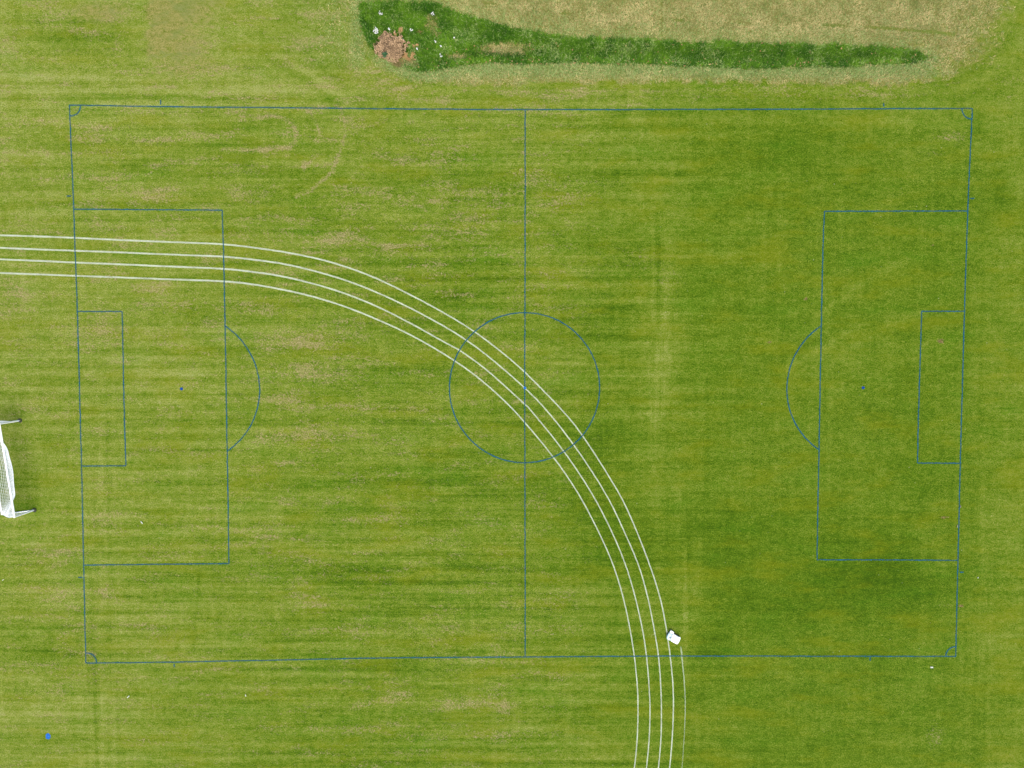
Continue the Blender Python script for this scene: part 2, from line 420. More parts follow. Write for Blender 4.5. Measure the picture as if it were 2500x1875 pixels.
# rough dry grass
rr = t.math('ADD', t.math('ADD', term(f2, 1.3), term(f1, 0.9)), t.math('ADD', term(f3, 0.9), t.math('ADD', term(p2, 0.5), 0.5)))
rough_c = t.ramp(rr, [(0.05, seen(94, 106, 36)), (0.35, seen(148, 150, 70)), (0.62, seen(176, 168, 96)), (0.95, seen(204, 192, 128))])
rgreen = t.map(t.math('ADD', p2, t.math('MULTIPLY', f2, 0.35)), 0.62, 0.85, 0, 0.6)
rough_c = t.mix(rgreen, rough_c, seen(116, 142, 66))
rf = t.math('ADD', a_rough, t.math('MULTIPLY', term(f1, 0.9), t.map(a_rough, 0.02, 0.4)))
col = t.mix(t.map(rf, 0.18, 0.78, 0, 0.92), col, rough_c)
sage_c = t.ramp(rr, [(0.1, seen(92, 128, 46)), (0.45, seen(136, 160, 74)), (0.9, seen(182, 194, 120))])
col = t.mix(t.math('MULTIPLY', t.map(t.math('ADD', a_sage, term(f1, 0.8)), 0.15, 0.95), 0.75), col, sage_c)
col = t.mix(t.math('MULTIPLY', a_seam, 0.55), col, seen(104, 140, 30))
lush_c = t.ramp(rr, [(0.1, seen(32, 84, 0)), (0.45, seen(58, 116, 4)), (0.9, seen(106, 156, 28))])
col = t.mix(t.map(t.math('ADD', a_lush, term(f2, 0.35)), 0.35, 0.65), col, lush_c)
soil_c = t.ramp(f2, [(0.3, seen(100, 84, 48)), (0.55, seen(150, 130, 82)), (0.75, seen(190, 172, 118))])
col = t.mix(t.map(t.math('ADD', a_soil, t.math('ADD', term(f1, 0.9), term(f2, 0.6))), 0.42, 0.70, 0, 0.9), col, soil_c)
# pale seed heads and daisies, far apart
vo = t.n.new("ShaderNodeTexVoronoi"); t.l.new(co, vo.inputs["Vector"]); vo.inputs["Scale"].default_value = 1.15
dots = t.math('MULTIPLY', t.map(vo.outputs["Distance"], 0.075, 0.02), t.map(d_mid, 0.50, 0.60, 0, 0.75))
col = t.mix(dots, col, seen(196, 196, 150))
t.l.new(col, b.inputs["Base Color"])
bump = t.n.new("ShaderNodeBump")
bump.inputs["Strength"].default_value = 0.7
bump.inputs["Distance"].default_value = 0.05
t.l.new(t.math('ADD', f2, t.math('MULTIPLY', f3, 0.6)), bump.inputs["Height"])
t.l.new(bump.outputs[0], b.inputs["Normal"])

ground = fast_mesh("ground", V, Fq, gm)
tag(ground, kind="structure")
for k, arr in fl.items():
    at = ground.data.attributes.new(k, 'FLOAT', 'POINT')
    at.data.foreach_set("value", arr.ravel().astype(np.float32))

# ------------------------------------------------------------------ painted markings (children of the ground)
def paint_mat(name, c_full, c_thin, cover, wear=1.0):
    m, t, b = new_mat(name, rough=0.9)
    b.inputs["Specular IOR Level"].default_value = 0.2
    co = t.n.new("ShaderNodeTexCoord").outputs["Object"]
    n1 = t.noise(co, 9.0, 3, 0.75)
    n2 = t.noise(co, 1.1, 3, 0.6)
    n3 = t.noise(co, 30.0, 2, 0.7)
    t.l.new(t.mix(t.map(n1, 0.35, 0.65), c_full, c_thin), b.inputs["Base Color"])
    a = t.math('ADD', t.math('MULTIPLY', t.math('SUBTRACT', n1, 0.5), 0.9 * wear),
               t.math('MULTIPLY', t.math('SUBTRACT', n2, 0.5), 1.0 * wear))
    a = t.math('ADD', a, t.math('MULTIPLY', t.math('SUBTRACT', n3, 0.5), 0.8 * wear))
    a = t.math('ADD', a, cover, clamp=True)
    fa = t.attr("fade")[0]
    a = t.math('MULTIPLY', a, fa)
    t.l.new(a, b.inputs["Alpha"])
    return m
M_white = paint_mat("white_line_paint", seen(244, 250, 226), seen(210, 228, 180), 0.82, 1.0)
M_white_thin = paint_mat("thin_white_line_paint", seen(222, 236, 190), seen(196, 218, 160), 0.84, 0.8)
M_blue = paint_mat("blue_line_paint", seen(0, 98, 144), seen(16, 118, 136), 0.68, 0.95)
M_blue_spot = paint_mat("blue_spot_paint", seen(4, 78, 164), seen(14, 92, 178), 0.95, 0.5)
M_bright_blue = paint_mat("bright_blue_paint", seen(24, 104, 222), seen(66, 160, 240), 1.05, 0.7)

def smooth_path(pts, per=10):
    """Catmull-Rom through the points"""
    q = [np.array(p, float) for p in pts]
    if len(q) < 3: 
        n = 24
        return [q[0] + (q[1] - q[0]) * i / n for i in range(n + 1)]
    q = [2 * q[0] - q[1]] + q + [2 * q[-1] - q[-2]]
    out = []
    for i in range(1, len(q) - 2):
        p0, p1, p2, p3 = q[i - 1:i + 3]
        for k in range(per):
            u = k / per
            out.append(0.5 * ((2 * p1) + (-p0 + p2) * u + (2 * p0 - 5 * p1 + 4 * p2 - p3) * u * u + (-p0 + 3 * p1 - 3 * p2 + p3) * u ** 3))
    out.append(q[-2])
    return out

def relax(path, k=14):
    a = np.array(path)
    for _ in range(k):
        a[1:-1] = 0.25 * a[:-2] + 0.5 * a[1:-1] + 0.25 * a[2:]
    return [p for p in a]

def ribbon(name, path, width, mat, z, closed=False, fade=None, wob=0.012, seed=1):
    """flat painted stripe that follows the path; width may be a list"""
    r = random.Random(seed)
    n = len(path); vs = []; fs = []; fad = []
    for i in range(n):
        p = path[i]
        a = path[(i - 1) % n] if (closed or i) else path[0]
        c = path[(i + 1) % n] if (closed or i < n - 1) else path[-1]
        d = np.array(c) - np.array(a); d = d / (np.hypot(*d) + 1e-9)
        nrm = np.array([-d[1], d[0]])
        w = (width[i] if hasattr(width, "__len__") else width) * 0.5
        o = r.uniform(-wob, wob)
        for s_ in (1, -1):
            e = w * (1 + r.uniform(-0.10, 0.10))
            q = np.array(p) + nrm * (s_ * e + o)
            vs.append((q[0], q[1], z))
        f = fade[i] if fade is not None else 1.0
        fad += [f, f]
    m = n if closed else n - 1
    for i in range(m):
        j = (i + 1) % n
        fs.append((2 * i, 2 * i + 1, 2 * j + 1, 2 * j))
    o = mesh_obj(name, vs, fs, mat, ground)
    at = o.data.attributes.new("fade", 'FLOAT', 'POINT')
    at.data.foreach_set("value", np.array(fad, dtype=np.float32))
    return o

def PP(pts): return [P(*p) for p in pts]
ZW, ZB = 0.004, 0.008
BW = 0.094
top_pts = [(169.5,256.5),(391,260.2),(600,262.2),(850,264.6),(1000,266),(1282,267.6),(1650,267.2),(1850,266.8),(2100,265.8),(2374,264.8)]
bot_pts = [(209.6,1618.8),(417,1616.5),(560,1613.5),(700,1611),(900,1606.8),(1100,1604.8),(1282,1604),(1400,1603),(1700,1601.5),(2000,1602),(2333.3,1602.5)]
left_pts = [(169.5,256.5),(177.7,450),(183,600),(189,760),(195.6,1000),(200.6,1200),(204.4,1379),(209.6,1618.8)]
right_pts = [(2374,264.8),(2367.3,400),(2362.6,516),(2354.6,760),(2347.7,1000),(2344.4,1130),(2338.6,1368),(2333.3,1602.5)]
ribbon("touchline", smooth_path(PP(top_pts), 14), BW, M_blue, ZB, seed=1)
ribbon("touchline", smooth_path(PP(bot_pts), 14), BW, M_blue, ZB, seed=2)
ribbon("goal_line", smooth_path(PP(left_pts), 14), BW, M_blue, ZB + .0005, seed=3)
ribbon("goal_line", smooth_path(PP(right_pts), 14), BW, M_blue, ZB + .0005, seed=4)
ribbon("halfway_line", smooth_path(PP([(1282,267.6),(1282,600),(1281.5,763),(1281,947),(1281.5,1130),(1282,1400),(1282,1604)]), 20), BW * .9, M_blue, ZB + .001, seed=5)
def box_lines(pts_list, nm, s0):
    for k, pts in enumerate(pts_list):
        ribbon(nm, smooth_path(PP(pts), 14), BW, M_blue, ZB + .001 + .0005 * k, seed=s0 + k)
box_lines([[(179.6,510.7),(360,512),(542.6,513)],
           [(542.6,513),(546,629),(549.7,795),(553,1000),(556.4,1200),(558.8,1375.8)],
           [(204.4,1379.5),(380,1377.6),(558.8,1375.8)]], "penalty_area_line", 10)
box_lines([[(189.2,760.5),(298.4,760.5)],[(298.4,760.5),(303.4,1000),(307.4,1137)],[(199,1138),(307.4,1137)]], "goal_area_line", 20)
box_lines([[(2012.8,516),(2180,515.5),(2362.6,515)],
           [(2012.8,516),(2009.2,600),(2005.2,795),(2001.3,1000),(1996.9,1232),(1994.4,1366.4)],
           [(1994.4,1366.4),(2170,1367),(2338.6,1368)]], "penalty_area_line", 30)
box_lines([[(2250,760),(2354.6,760)],[(2250,760),(2242.6,1000),(2240,1130.4)],[(2240,1130.4),(2344.4,1131)]], "goal_area_line", 40)
def arc_pts(c, p0, p1, pm, n=48):
    """arc about c from p0 to p1 passing the side of pm (photo pixels)"""
    c, p0, p1, pm = (np.array(P(*q)) for q in (c, p0, p1, pm))
    a0 = math.atan2(*(p0 - c)[::-1]); a1 = math.atan2(*(p1 - c)[::-1]); am = math.atan2(*(pm - c)[::-1])
    r0, r1, rm = (np.hypot(*(q - c)) for q in (p0, p1, pm))
    def near(a, ref):
        while a - ref > math.pi: a -= 2 * math.pi
        while a - ref < -math.pi: a += 2 * math.pi
        return a
    a0 = near(a0, am); a1 = near(a1, am); out = []
    for i in range(n + 1):
        u = i / n
        if u < .5: a = a0 + (am - a0) * u * 2; r = r0 + (rm - r0) * math.sin(math.pi * u)
        else: a = am + (a1 - am) * (u * 2 - 1); r = r1 + (rm - r1) * math.sin(math.pi * u)
        out.append(c + r * np.array([math.cos(a), math.sin(a)]))
    return out
ribbon("penalty_arc", arc_pts((443,949.3),(549.7,795.5),(553.8,1102),(634,949)), BW, M_blue, ZB + .003, seed=50)
ribbon("penalty_arc", arc_pts((2107,946.5),(2005.2,795),(1998.8,1097.5),(1921,946)), BW, M_blue, ZB + .003, seed=51)
cc = np.array(P(1280.6, 946.6)); cr = 0.5 * (P(1463.8, 946.6)[0] - P(1097.2, 946.6)[0])
cry = 0.5 * (P(1281, 763.2)[1] - P(1281, 1129.6)[1]); ccy = 0.5 * (P(1281, 763.2)[1] + P(1281, 1129.6)[1])
ribbon("centre_circle", [np.array([cc[0] + cr * math.cos(a), ccy + cry * math.sin(a)]) for a in np.linspace(0, 2 * math.pi, 181)[:-1]], BW, M_blue, ZB + .003, closed=True, seed=52)
for c_, e1, e2, em, s0 in (((169.5,256.5),(196,257),(170.5,282.5),(189,277),60),((2374,264.8),(2349,265),(2372.6,290),(2356,284),61),
                       ((2333.3,1602.5),(2309,1602),(2333.6,1579),(2316.5,1585),62),((209.6,1618.8),(235.6,1618),(210,1594.5),(229,1601),63)):
    ribbon("corner_arc", arc_pts(c_, e1, e2, em, 20), BW * 1.1, M_blue, ZB + .003, seed=s0)
for p0, p1, s0 in (((392.3,243.5),(392.3,255.5),70),((2157.6,251.5),(2157.6,260.5),71),((163,478.4),(174,478.6),72),((2368.5,484.6),(2378.5,484.6),73),
               ((190.5,1409.6),(201.5,1409.8),74),((2343,1397),(2352.5,1397.2),75),((425.3,1620.5),(425.3,1629),76),((2124,1605.5),(2124,1613.5),77)):
    ribbon("distance_mark", smooth_path(PP([p0, p1])), BW * 1.05, M_blue, ZB, seed=s0)

def blot(name, c, r, mat, z, ax=1.0, n=22, seed=3, spike=0.16):
    rr_ = random.Random(seed); cx, cy = c
    vs = [(cx, cy, z)]; fad = [1.0]
    for i in range(n):
        a = 2 * math.pi * i / n
        q = r * (1 + rr_.uniform(-spike, spike))
        vs.append((cx + q * math.cos(a), cy + q * ax * math.sin(a), z)); fad.append(0.85)
    fs = [(0, i + 1, (i + 1) % n + 1) for i in range(n)]
    o = mesh_obj(name, vs, fs, mat, ground)
    at = o.data.attributes.new("fade", 'FLOAT', 'POINT')
    at.data.foreach_set("value", np.array(fad, dtype=np.float32))
    return o
blot("penalty_spot", P(443, 949.5), 0.125, M_blue_spot, ZB, seed=5)
blot("penalty_spot", P(2107.3, 946.8), 0.125, M_blue_spot, ZB, seed=6)
blot("centre_spot", P(1281.3, 947), 0.12, M_bright_blue, ZB + .005, seed=7)
blot("paint_spot", P(117.2, 1797.5), 0.215, M_bright_blue, ZB, ax=1.22, n=30, seed=8, spike=0.2)

lanes = [
 [(0,574.3),(129,578.3),(331.6,587.6),(450,592.3),(543.8,596),(637.4,606.8),(727.8,621.3),(811,641),(894,669.3),(970,703.7),(1060.4,750.7),
  (1150.8,804.4),(1226.6,861),(1280.8,908),(1326,953.2),(1369.4,998.4),(1421.8,1062.4),(1509,1200),(1550.5,1287.5),(1583,1370.9),(1607.5,1444.1),
  (1623.8,1517.3),(1636,1600.7),(1642.9,1671.9),(1644,1728.9),(1641.2,1802),(1634.7,1875)],
 [(0,605.2),(272,615.5),(450,622.7),(545.4,626.4),(620,634),(702.5,646),(811,673.7),(904.9,707.3),(1006,754.3),(1092.9,801.5),(1150.8,839),
  (1208.5,883.5),(1280.8,946.8),(1331.5,998.4),(1398,1082),(1476,1200),(1522,1293.6),(1558.7,1379),(1581,1456.3),(1597.3,1537.7),(1607.5,1600.7),
  (1612.4,1659.7),(1614.8,1728.9),(1613.6,1802),(1607.5,1875)],
 [(0,633),(272,644.5),(450,652),(545.4,656.2),(620,664),(700,676.8),(811,705.9),(908.5,742.7),(1006,791.2),(1092.9,840),(1123.5,856),
  (1190.4,904.8),(1280.8,986.6),(1294.4,1000),(1374,1098),(1442.3,1200),(1489.5,1289.5),(1526,1375),(1550.5,1456.3),(1568.8,1537.7),(1578.2,1600.7),
  (1583.9,1663.8),(1587,1728.9),(1585,1802),(1578.2,1875)],
 [(0,666.5),(272,676.5),(450,683.3),(547,686.7),(637.4,697.2),(753,721),(861.5,755.5),(970,802),(1042.3,839.5),(1110.8,881.4),(1172.3,926),
  (1251.9,998.4),(1345,1108),(1409,1200),(1457,1289.5),(1495.6,1375),(1522,1460.4),(1538.3,1537.7),(1548.5,1600.7),(1555.4,1667.9),(1557.8,1724.8),
  (1555.8,1802),(1548.9,1875)]]
for k, L in enumerate(lanes):
    w = PP(L)
    a, c = np.array(w[0]), np.array(w[3])
    d = (a - c) / np.hypot(*(a - c))
    head = [tuple(a + d * s_) for s_ in (30, 20, 12, 6)]
    # the bend runs on past the bottom of the view
    b0, b1, b2 = (np.array(q) for q in (w[-3], w[-2], w[-1]))
    ang1 = math.atan2(*(b1 - b0)[::-1]); ang2 = math.atan2(*(b2 - b1)[::-1]); st = np.hypot(*(b2 - b1))
    tail = []; p = b2; an = ang2
    for _ in range(6):
        an += (ang2 - ang1); p = p + st * np.array([math.cos(an), math.sin(an)]); tail.append(tuple(p))
    path = relax(smooth_path(head + w + tail, 10), 10)
    n = len(path)
    width = [0.136 - 0.038 * min(1, max(0, (q[0] + 22) / 30)) for q in path]
    ribbon("lane_line", path, width, M_white, ZW + 0.0002 * k, seed=80 + k, wob=0.006)
L5 = [(1661.5,1578),(1663.6,1590.6),(1666.5,1623),(1670.5,1663.8),(1673,1716.7),(1671.8,1769.6),(1668.5,1826.5),(1665,1875),(1660,1930)]
path = relax(smooth_path(PP(L5), 10), 6); n = len(path)
ribbon("lane_line", path, [0.120 - 0.070 * i / n for i in range(n)], M_white_thin, ZW, fade=[min(1, (i + 2) / 10) * (1 - 0.55 * i / n) for i in range(n)], seed=90, wob=0.006)

# ------------------------------------------------------------------ long grass, leaves (countless: stuff)
def leaf_mat(name, rough=0.75):
    m, t, b = new_mat(name, rough=rough)
    b.inputs["Specular IOR Level"].default_value = 0.2
    t.l.new(t.attr("tint")[1], b.inputs["Base Color"])
    return m
M_blade = leaf_mat("grass_blades")
M_leafy = leaf_mat("dry_leaves", 0.85)

def lerp_cols(c0, c1, u):
    c0 = np.array(c0); c1 = np.array(c1)
    return c0[None, :] * (1 - u[:, None]) + c1[None, :] * u[:, None]

def blades(X, Y, Z, h, lean, width, per, colfun, name, mat=None):
    """tufts of bent blades: each blade two quads narrowing to its tip"""
    n = len(X)
    x = np.repeat(X, per) + rng.normal(0, 0.045, n * per); y = np.repeat(Y, per) + rng.normal(0, 0.045, n * per)
    z = np.repeat(Z, per); hh = np.repeat(h, per) * rng.uniform(0.55, 1.15, n * per)
    a = rng.uniform(0, 2 * math.pi, n * per); ln = np.repeat(lean, per) * rng.uniform(0.3, 1.2, n * per) * hh
    dx, dy = np.cos(a), np.sin(a)
    w = width * rng.uniform(0.7, 1.3, n * per)
    px, py = -dy * w, dx * w
    V = np.zeros((n * per, 6, 3))
    for k, (u, ww, zz) in enumerate(((0, 1, 0), (0.4, .85, 0.7), (1.0, .15, 1.0))):
        cx = x + dx * ln * u; cy = y + dy * ln * u; cz = z + hh * zz * (1 - 0.25 * u) - 0.01
        V[:, 2 * k] = np.stack([cx - px * ww, cy - py * ww, cz], 1)
        V[:, 2 * k + 1] = np.stack([cx + px * ww, cy + py * ww, cz], 1)
    base = np.arange(n * per)[:, None] * 6
    Fc = np.concatenate([base + np.array([[0, 1, 3, 2]]), base + np.array([[2, 3, 5, 4]])], 0)
    C = colfun(np.repeat(X, per), np.repeat(Y, per), n * per)
    C = np.repeat(C[:, None, :], 6, 1).reshape(-1, 4)
    return fast_mesh(name, V.reshape(-1, 3), Fc, mat or M_blade, C)

def zone_points(x0, x1, y0, y1, n):
    X = rng.uniform(x0, x1, n); Y = rng.uniform(y0, y1, n)
    f, Z, sd = fields(X, Y)
    return X, Y, Z, f, sd
x_lo, x_hi = D(760, 60)[0], D(2060, 60)[0]
y_lo, y_hi = D(1000, 200)[1], D(1000, -60)[1]
X, Y, Z, f, sd = zone_points(x_lo, x_hi, y_lo, y_hi, 130000)
keep = (f["lush"] > rng.uniform(0.25, 0.8, len(X))) & (f["soil"] < 0.45)
X, Y, Z = X[keep], Y[keep], Z[keep]
def lush_col(x, y, n):
    u = np.clip(fbm(x * 1.4, y * 1.4) * 1.4 - 0.2 + rng.normal(0, 0.20, n), 0, 1)
    c = lerp_cols(seen(40, 104, 0, .46), seen(124, 178, 32, .52), u)
    pale = (rng.random(n) < 0.07 + 0.22 * (fbm(x * .9 + 9, y * .9) > .62))
    c[pale] = np.array(seen(178, 202, 118, .6)) * rng.uniform(0.75, 1.1, pale.sum())[:, None]
    c[:, 3] = 1
    return c
o = blades(X, Y, Z, rng.uniform(0.14, 0.38, len(X)), np.full(len(X), 0.9), 0.016, 4, lush_col, "ditch_grass")
tag(o, "lush dark green uncut grass filling the long ditch", "grass", kind="stuff")

X, Y, Z, f, sd = zone_points(D(280, 60)[0], D(2200, 60)[0], y_lo, y_hi, 150000)
keep = (np.maximum(f["rough"], f["sage"] * .9) > rng.uniform(0.3, 1.0, len(X))) & (f["lush"] < 0.5) & (f["soil"] < 0.4) & (f["seam"] < .4) & (to_read(X, Y)[0] > 690)
X, Y, Z = X[keep], Y[keep], Z[keep]
sg_all = f["sage"][keep]
def rough_col(x, y, n):
    sg = np.repeat(sg_all, 3)
    u = np.clip(fbm(x * 1.1, y * 1.1) * 1.5 - 0.25 + rng.normal(0, 0.25, n), 0, 1)
    c = lerp_cols(seen(134, 134, 58, .60), seen(222, 202, 138, .68), u)
    g = rng.random(n) < 0.28 + 0.50 * sg
    c[g] = lerp_cols(seen(120, 160, 66, .56), seen(176, 200, 122, .62), rng.random(g.sum()))
    c[:, 3] = 1
    return c
o = blades(X, Y, Z, rng.uniform(0.06, 0.16, len(X)), np.full(len(X), 1.3), 0.014, 3, rough_col, "dry_rough_grass")
tag(o, "coarse straw coloured grass left long around the ditch", "grass", kind="stuff")

# worn tufts and weeds on the pitch itself, thin
n = 60000
X = rng.uniform(-44, 44, n); Y = rng.uniform(-36, 22, n)
f, Z, sd = fields(X, Y)
dn = fbm(X * 0.35, Y * 1.5)
keep = (np.clip(f["dry"] * 0.9 + 0.10 * f["parch"] * (dn > .5), 0, 1) > rng.uniform(0.03, 0.9, n)) & (f["rough"] < .3) & (f["lush"] < .3)
X, Y, Z = X[keep], Y[keep], Z[keep]
def thatch_col(x, y, n):
    u = rng.random(n)
    c = lerp_cols(seen(140, 132, 74), seen(226, 212, 156, .6), u); c[:, 3] = 1
    return c
o = blades(X, Y, Z, rng.uniform(0.01, 0.03, len(X)), np.full(len(X), 2.6), 0.012, 3, thatch_col, "dead_thatch")
tag(o, "wisps of dead straw lying on the worn turf", "grass", kind="stuff")

def leaf_cloud(cx, cy, cz, n, rx_, ry_, rz_, size, c0, c1, name, parent=None, shape=None, flat=0.6):
    """many curled leaf faces heaped in a low mound"""
    a = rng.uniform(0, 2 * math.pi, n); q = np.sqrt(rng.random(n))
    X = q * np.cos(a) * rx_; Y = q * np.sin(a) * ry_
    if shape is not None:
        k = shape(X, Y); X, Y, q = X[k], Y[k], q[k]; n = len(X)
    Z = rz_ * (1 - q ** 1.6) * rng.uniform(0.15, 1.0, n) * (0.6 + 0.8 * fbm(X * 3 + cx + 50, Y * 3 + cy + 50)) + 0.02
    s = size * rng.uniform(0.5, 1.3, n)
    yaw = rng.uniform(0, 2 * math.pi, n); tl = rng.normal(0, flat, n); tw = rng.normal(0, flat, n)
    ux = np.stack([np.cos(yaw) * np.cos(tl), np.sin(yaw) * np.cos(tl), np.sin(tl)], 1)
    uy = np.stack([-np.sin(yaw) * np.cos(tw), np.cos(yaw) * np.cos(tw), np.sin(tw)], 1)
    c = np.stack([X, Y, Z], 1)
    V = np.stack([c - ux * s[:, None], c - uy * (s * .55)[:, None] + [0, 0, .01], c + ux * s[:, None], c + uy * (s * .55)[:, None] + [0, 0, .01]], 1).reshape(-1, 3)
    V[:, 2] = np.maximum(V[:, 2], 0.006)
    Fc = np.arange(n)[:, None] * 4 + np.array([[0, 1, 2, 3]])
    u = np.clip(rng.normal(.5, .28, n) + 0.6 * (fbm(X * 2.2 + 40 + cx, Y * 2.2 + 40 + cy) - .5), 0, 1)
    C = lerp_cols(c0, c1, u); C[:, 3] = 1
    C = np.repeat(C[:, None, :], 4, 1).reshape(-1, 4)
    o = fast_mesh(name, V, Fc, M_leafy, C, parent)
    if parent is None: o.location = (cx, cy, cz)
    return o

def gz(x, y):
    _, Z, _ = fields(np.array([x]), np.array([y]))
    return float(Z[0])

# stray fallen leaves along the bottom of the ditch
n = 420
ux = rng.uniform(D(860, 130)[0], D(2000, 130)[0], n); uy = rng.uniform(D(1400, 146)[1], D(1400, 92)[1], n)
f, Zs, sds = fields(ux, uy)
k = (sds < 0.25) & ((rng.random(n) < .4) | (uy < D(1400, 128)[1])); ux, uy, Zs = ux[k], uy[k], Zs[k]; n = len(ux)
yaw = rng.uniform(0, 6.28, n); s = rng.uniform(.03, .09, n)
c = np.stack([ux, uy, Zs + rng.uniform(.16, .30, n)], 1)
e1 = np.stack([np.cos(yaw), np.sin(yaw), rng.normal(0, .3, n)], 1) * s[:, None]
e2 = np.stack([-np.sin(yaw), np.cos(yaw), rng.normal(0, .3, n)], 1) * (s * .7)[:, None]
Vv = np.stack([c - e1, c - e2, c + e1, c + e2], 1).reshape(-1, 3)
Cc = lerp_cols(seen(176, 136, 84), seen(222, 190, 130), rng.random(n)); Cc[:, 3] = 1
o = fast_mesh("fallen_leaves", Vv, np.arange(n)[:, None] * 4 + np.array([[0, 1, 2, 3]]), M_leafy, np.repeat(Cc[:, None, :], 4, 1).reshape(-1, 4))
tag(o, "scattered tan dead leaves caught in the ditch grass", "leaves", kind="stuff")

def tube(vs, fs, a, b_, r0, r1=None, seg=8):
    a = Vector(a); b_ = Vector(b_); r1 = r0 if r1 is None else r1
    d = (b_ - a).normalized(); u = d.orthogonal().normalized(); w = d.cross(u); k0 = len(vs)
    for p, r in ((a, r0), (b_, r1)):
        for i in range(seg):
            an = 2 * math.pi * i / seg
            vs.append(tuple(p + (u * math.cos(an) + w * math.sin(an)) * r))
    for i in range(seg):
        j = (i + 1) % seg
        fs.append((k0 + i, k0 + j, k0 + seg + j, k0 + seg + i))
    fs.append(tuple(k0 + i for i in range(seg))[::-1]); fs.append(tuple(k0 + seg + i for i in range(seg)))

# ------------------------------------------------------------------ heap of dead brown foliage
bx, by = P(948, 115)
bz = gz(bx, by)
pile = empty("brush_pile", (bx, by, -0.25))
tag(pile, "heap of dead reddish brown leaves and twigs at the left end of the ditch", "brush pile")
outline = [P(*q) for q in [(928,84),(945,82),(957,88),(972,86),(984,95),(990,110),(990,122),(978,126),(969,133),(968,145),(966,158),(962,168),(952,162),(942,151),
                           (930,140),(915,132),(908,120),(915,108),(925,98)]]
OQ = np.array(outline) - np.array([bx, by])
def pile_shape(X, Y):
    return poly_sd(X, Y, OQ) + 0.5 * (fbm((X + 60) * 1.6, (Y + 60) * 1.6) - .5) + 1.3 * (fbm((X + 90) * 4.2, (Y + 20) * 4.2) - .5) < 0.02
leaf_cloud(bx, by, 0, 30000, 2.05, 1.95, 0.5, 0.042, seen(104, 78, 50, .5), seen(244, 208, 160, .72), "dead_leaves", pile, pile_shape)
vs, fs = [], []
for i in range(60):
    a = random.uniform(0, 6.28); r = random.uniform(0.1, 1.25); x, y = r * math.cos(a), r * math.sin(a)
    a2 = random.uniform(0, 6.28); L = random.uniform(.25, .7)
    z0 = 0.1 + 0.35 * (1 - r / 1.4)
    tube(vs, fs, (x, y, z0), (x + L * math.cos(a2), y + L * math.sin(a2), z0 + random.uniform(-.05, .22)), 0.014, 0.006, 5)
mesh_obj("twig_tangle", vs, fs, simple("twig_bark", seen(112, 84, 58), 0.9), pile)

# small brown weed clumps beside it, each lifted on its own
for (sx, sy, sc, lab) in ((1007,108,.17,"small tan dead weed clump just right of the brown brush pile, lower of the pair"),
                          (1017,105,.13,"small tan dead weed clump right of the brush pile, farther from it"),
                          (976,68,.20,"reddish brown dead weed clump above the brush pile, elongated upright"),
                          (963,79,.15,"little brown dead weed clump touching the top of the brush pile"),
                          (995,134,.30,"spread patch of reddish dead weeds lower right of the brush pile")):
    x, y = P(sx, sy); r = sc * 1.1
    big = sc > .25
    if big: r = .62
    o = leaf_cloud(x, y, gz(x, y) + .08, 3600 if big else int(900 * sc / .15), r, r * (1.35 if sy == 68 else .75), .14 if big else .22, .035, seen(168, 124, 76, .6), seen(236, 200, 140, .66), "dead_weed_clump", None, (lambda X, Y, q=sx, lo=(.56 if big else .36): fbm((X + q) * 4.5, (Y + 30) * 4.5) > lo))
    tag(o, lab, "weed", "dead weed clumps beside the brush pile")
# leafy green weed growing in the pile
x, y = P(941, 136)
w_ = empty("green_weed", (x, y, -.1)); tag(w_, "small dark green leafy weed growing at the lower edge of the brown brush pile", "weed")
vs, fs = [], []
for i in range(34):
    a = random.uniform(0, 6.28); L = random.uniform(.12, .30); z = random.uniform(.2, .42); wd = .045
    p0 = Vector((0, 0, z)); p1 = Vector((math.cos(a) * L * .55, math.sin(a) * L * .55, z + .07)); p2 = Vector((math.cos(a) * L, math.sin(a) * L, z))
    sd_ = Vector((-math.sin(a), math.cos(a), 0)) * wd; k0 = len(vs)
    vs += [tuple(p0), tuple(p1 - sd_), tuple(p2), tuple(p1 + sd_)]; fs.append((k0, k0 + 1, k0 + 2, k0 + 3))
mesh_obj("leaves", vs, fs, simple("weed_leaf", seen(52, 112, 48), 0.6), w_)
vs, fs = [], []; tube(vs, fs, (0, 0, 0), (0, 0, .4), .012, .006, 6)
mesh_obj("stem", vs, fs, simple("weed_stem", seen(92, 124, 60), 0.7), w_)

# ------------------------------------------------------------------ white flower clumps in the ditch
M_petal = simple("white_petal", seen(240, 240, 232, .85), 0.5, 0.06)
M_stem = simple("flower_stem", seen(70, 118, 40), 0.7)
fl_specs = [(917,74,.24,34,"largest clump of white flowers, above the left side of the brush pile"),
            (928,31,.20,12,"thin clump of white flowers near the upper left corner of the ditch"),
            (1056,33,.16,12,"clump of white flowers by the upper edge of the ditch near the dry patch"),
            (1004,71,.10,9,"small clump of white flowers right of the reddish dead weeds"),
            (983,95,.06,5,"tiny bright white flower at the right edge of the brown brush pile"),
            (1018,117,.10,7,"small white flower clump lower right of the tan dead weeds"),
            (948,69,.11,7,"faint white flower clump directly above the brown brush pile"),
            (1062,99,.09,6,"small cream flower clump in the middle of the wide ditch end"),
            (1075,111,.08,5,"tiny white flower clump just below the cream one in the wide ditch end"),
            (1076,134,.12,7,"white flower clump at the bottom of the wide ditch end"),
            (1109,89,.07,5,"tiny white flower clump in the right part of the wide ditch end")]
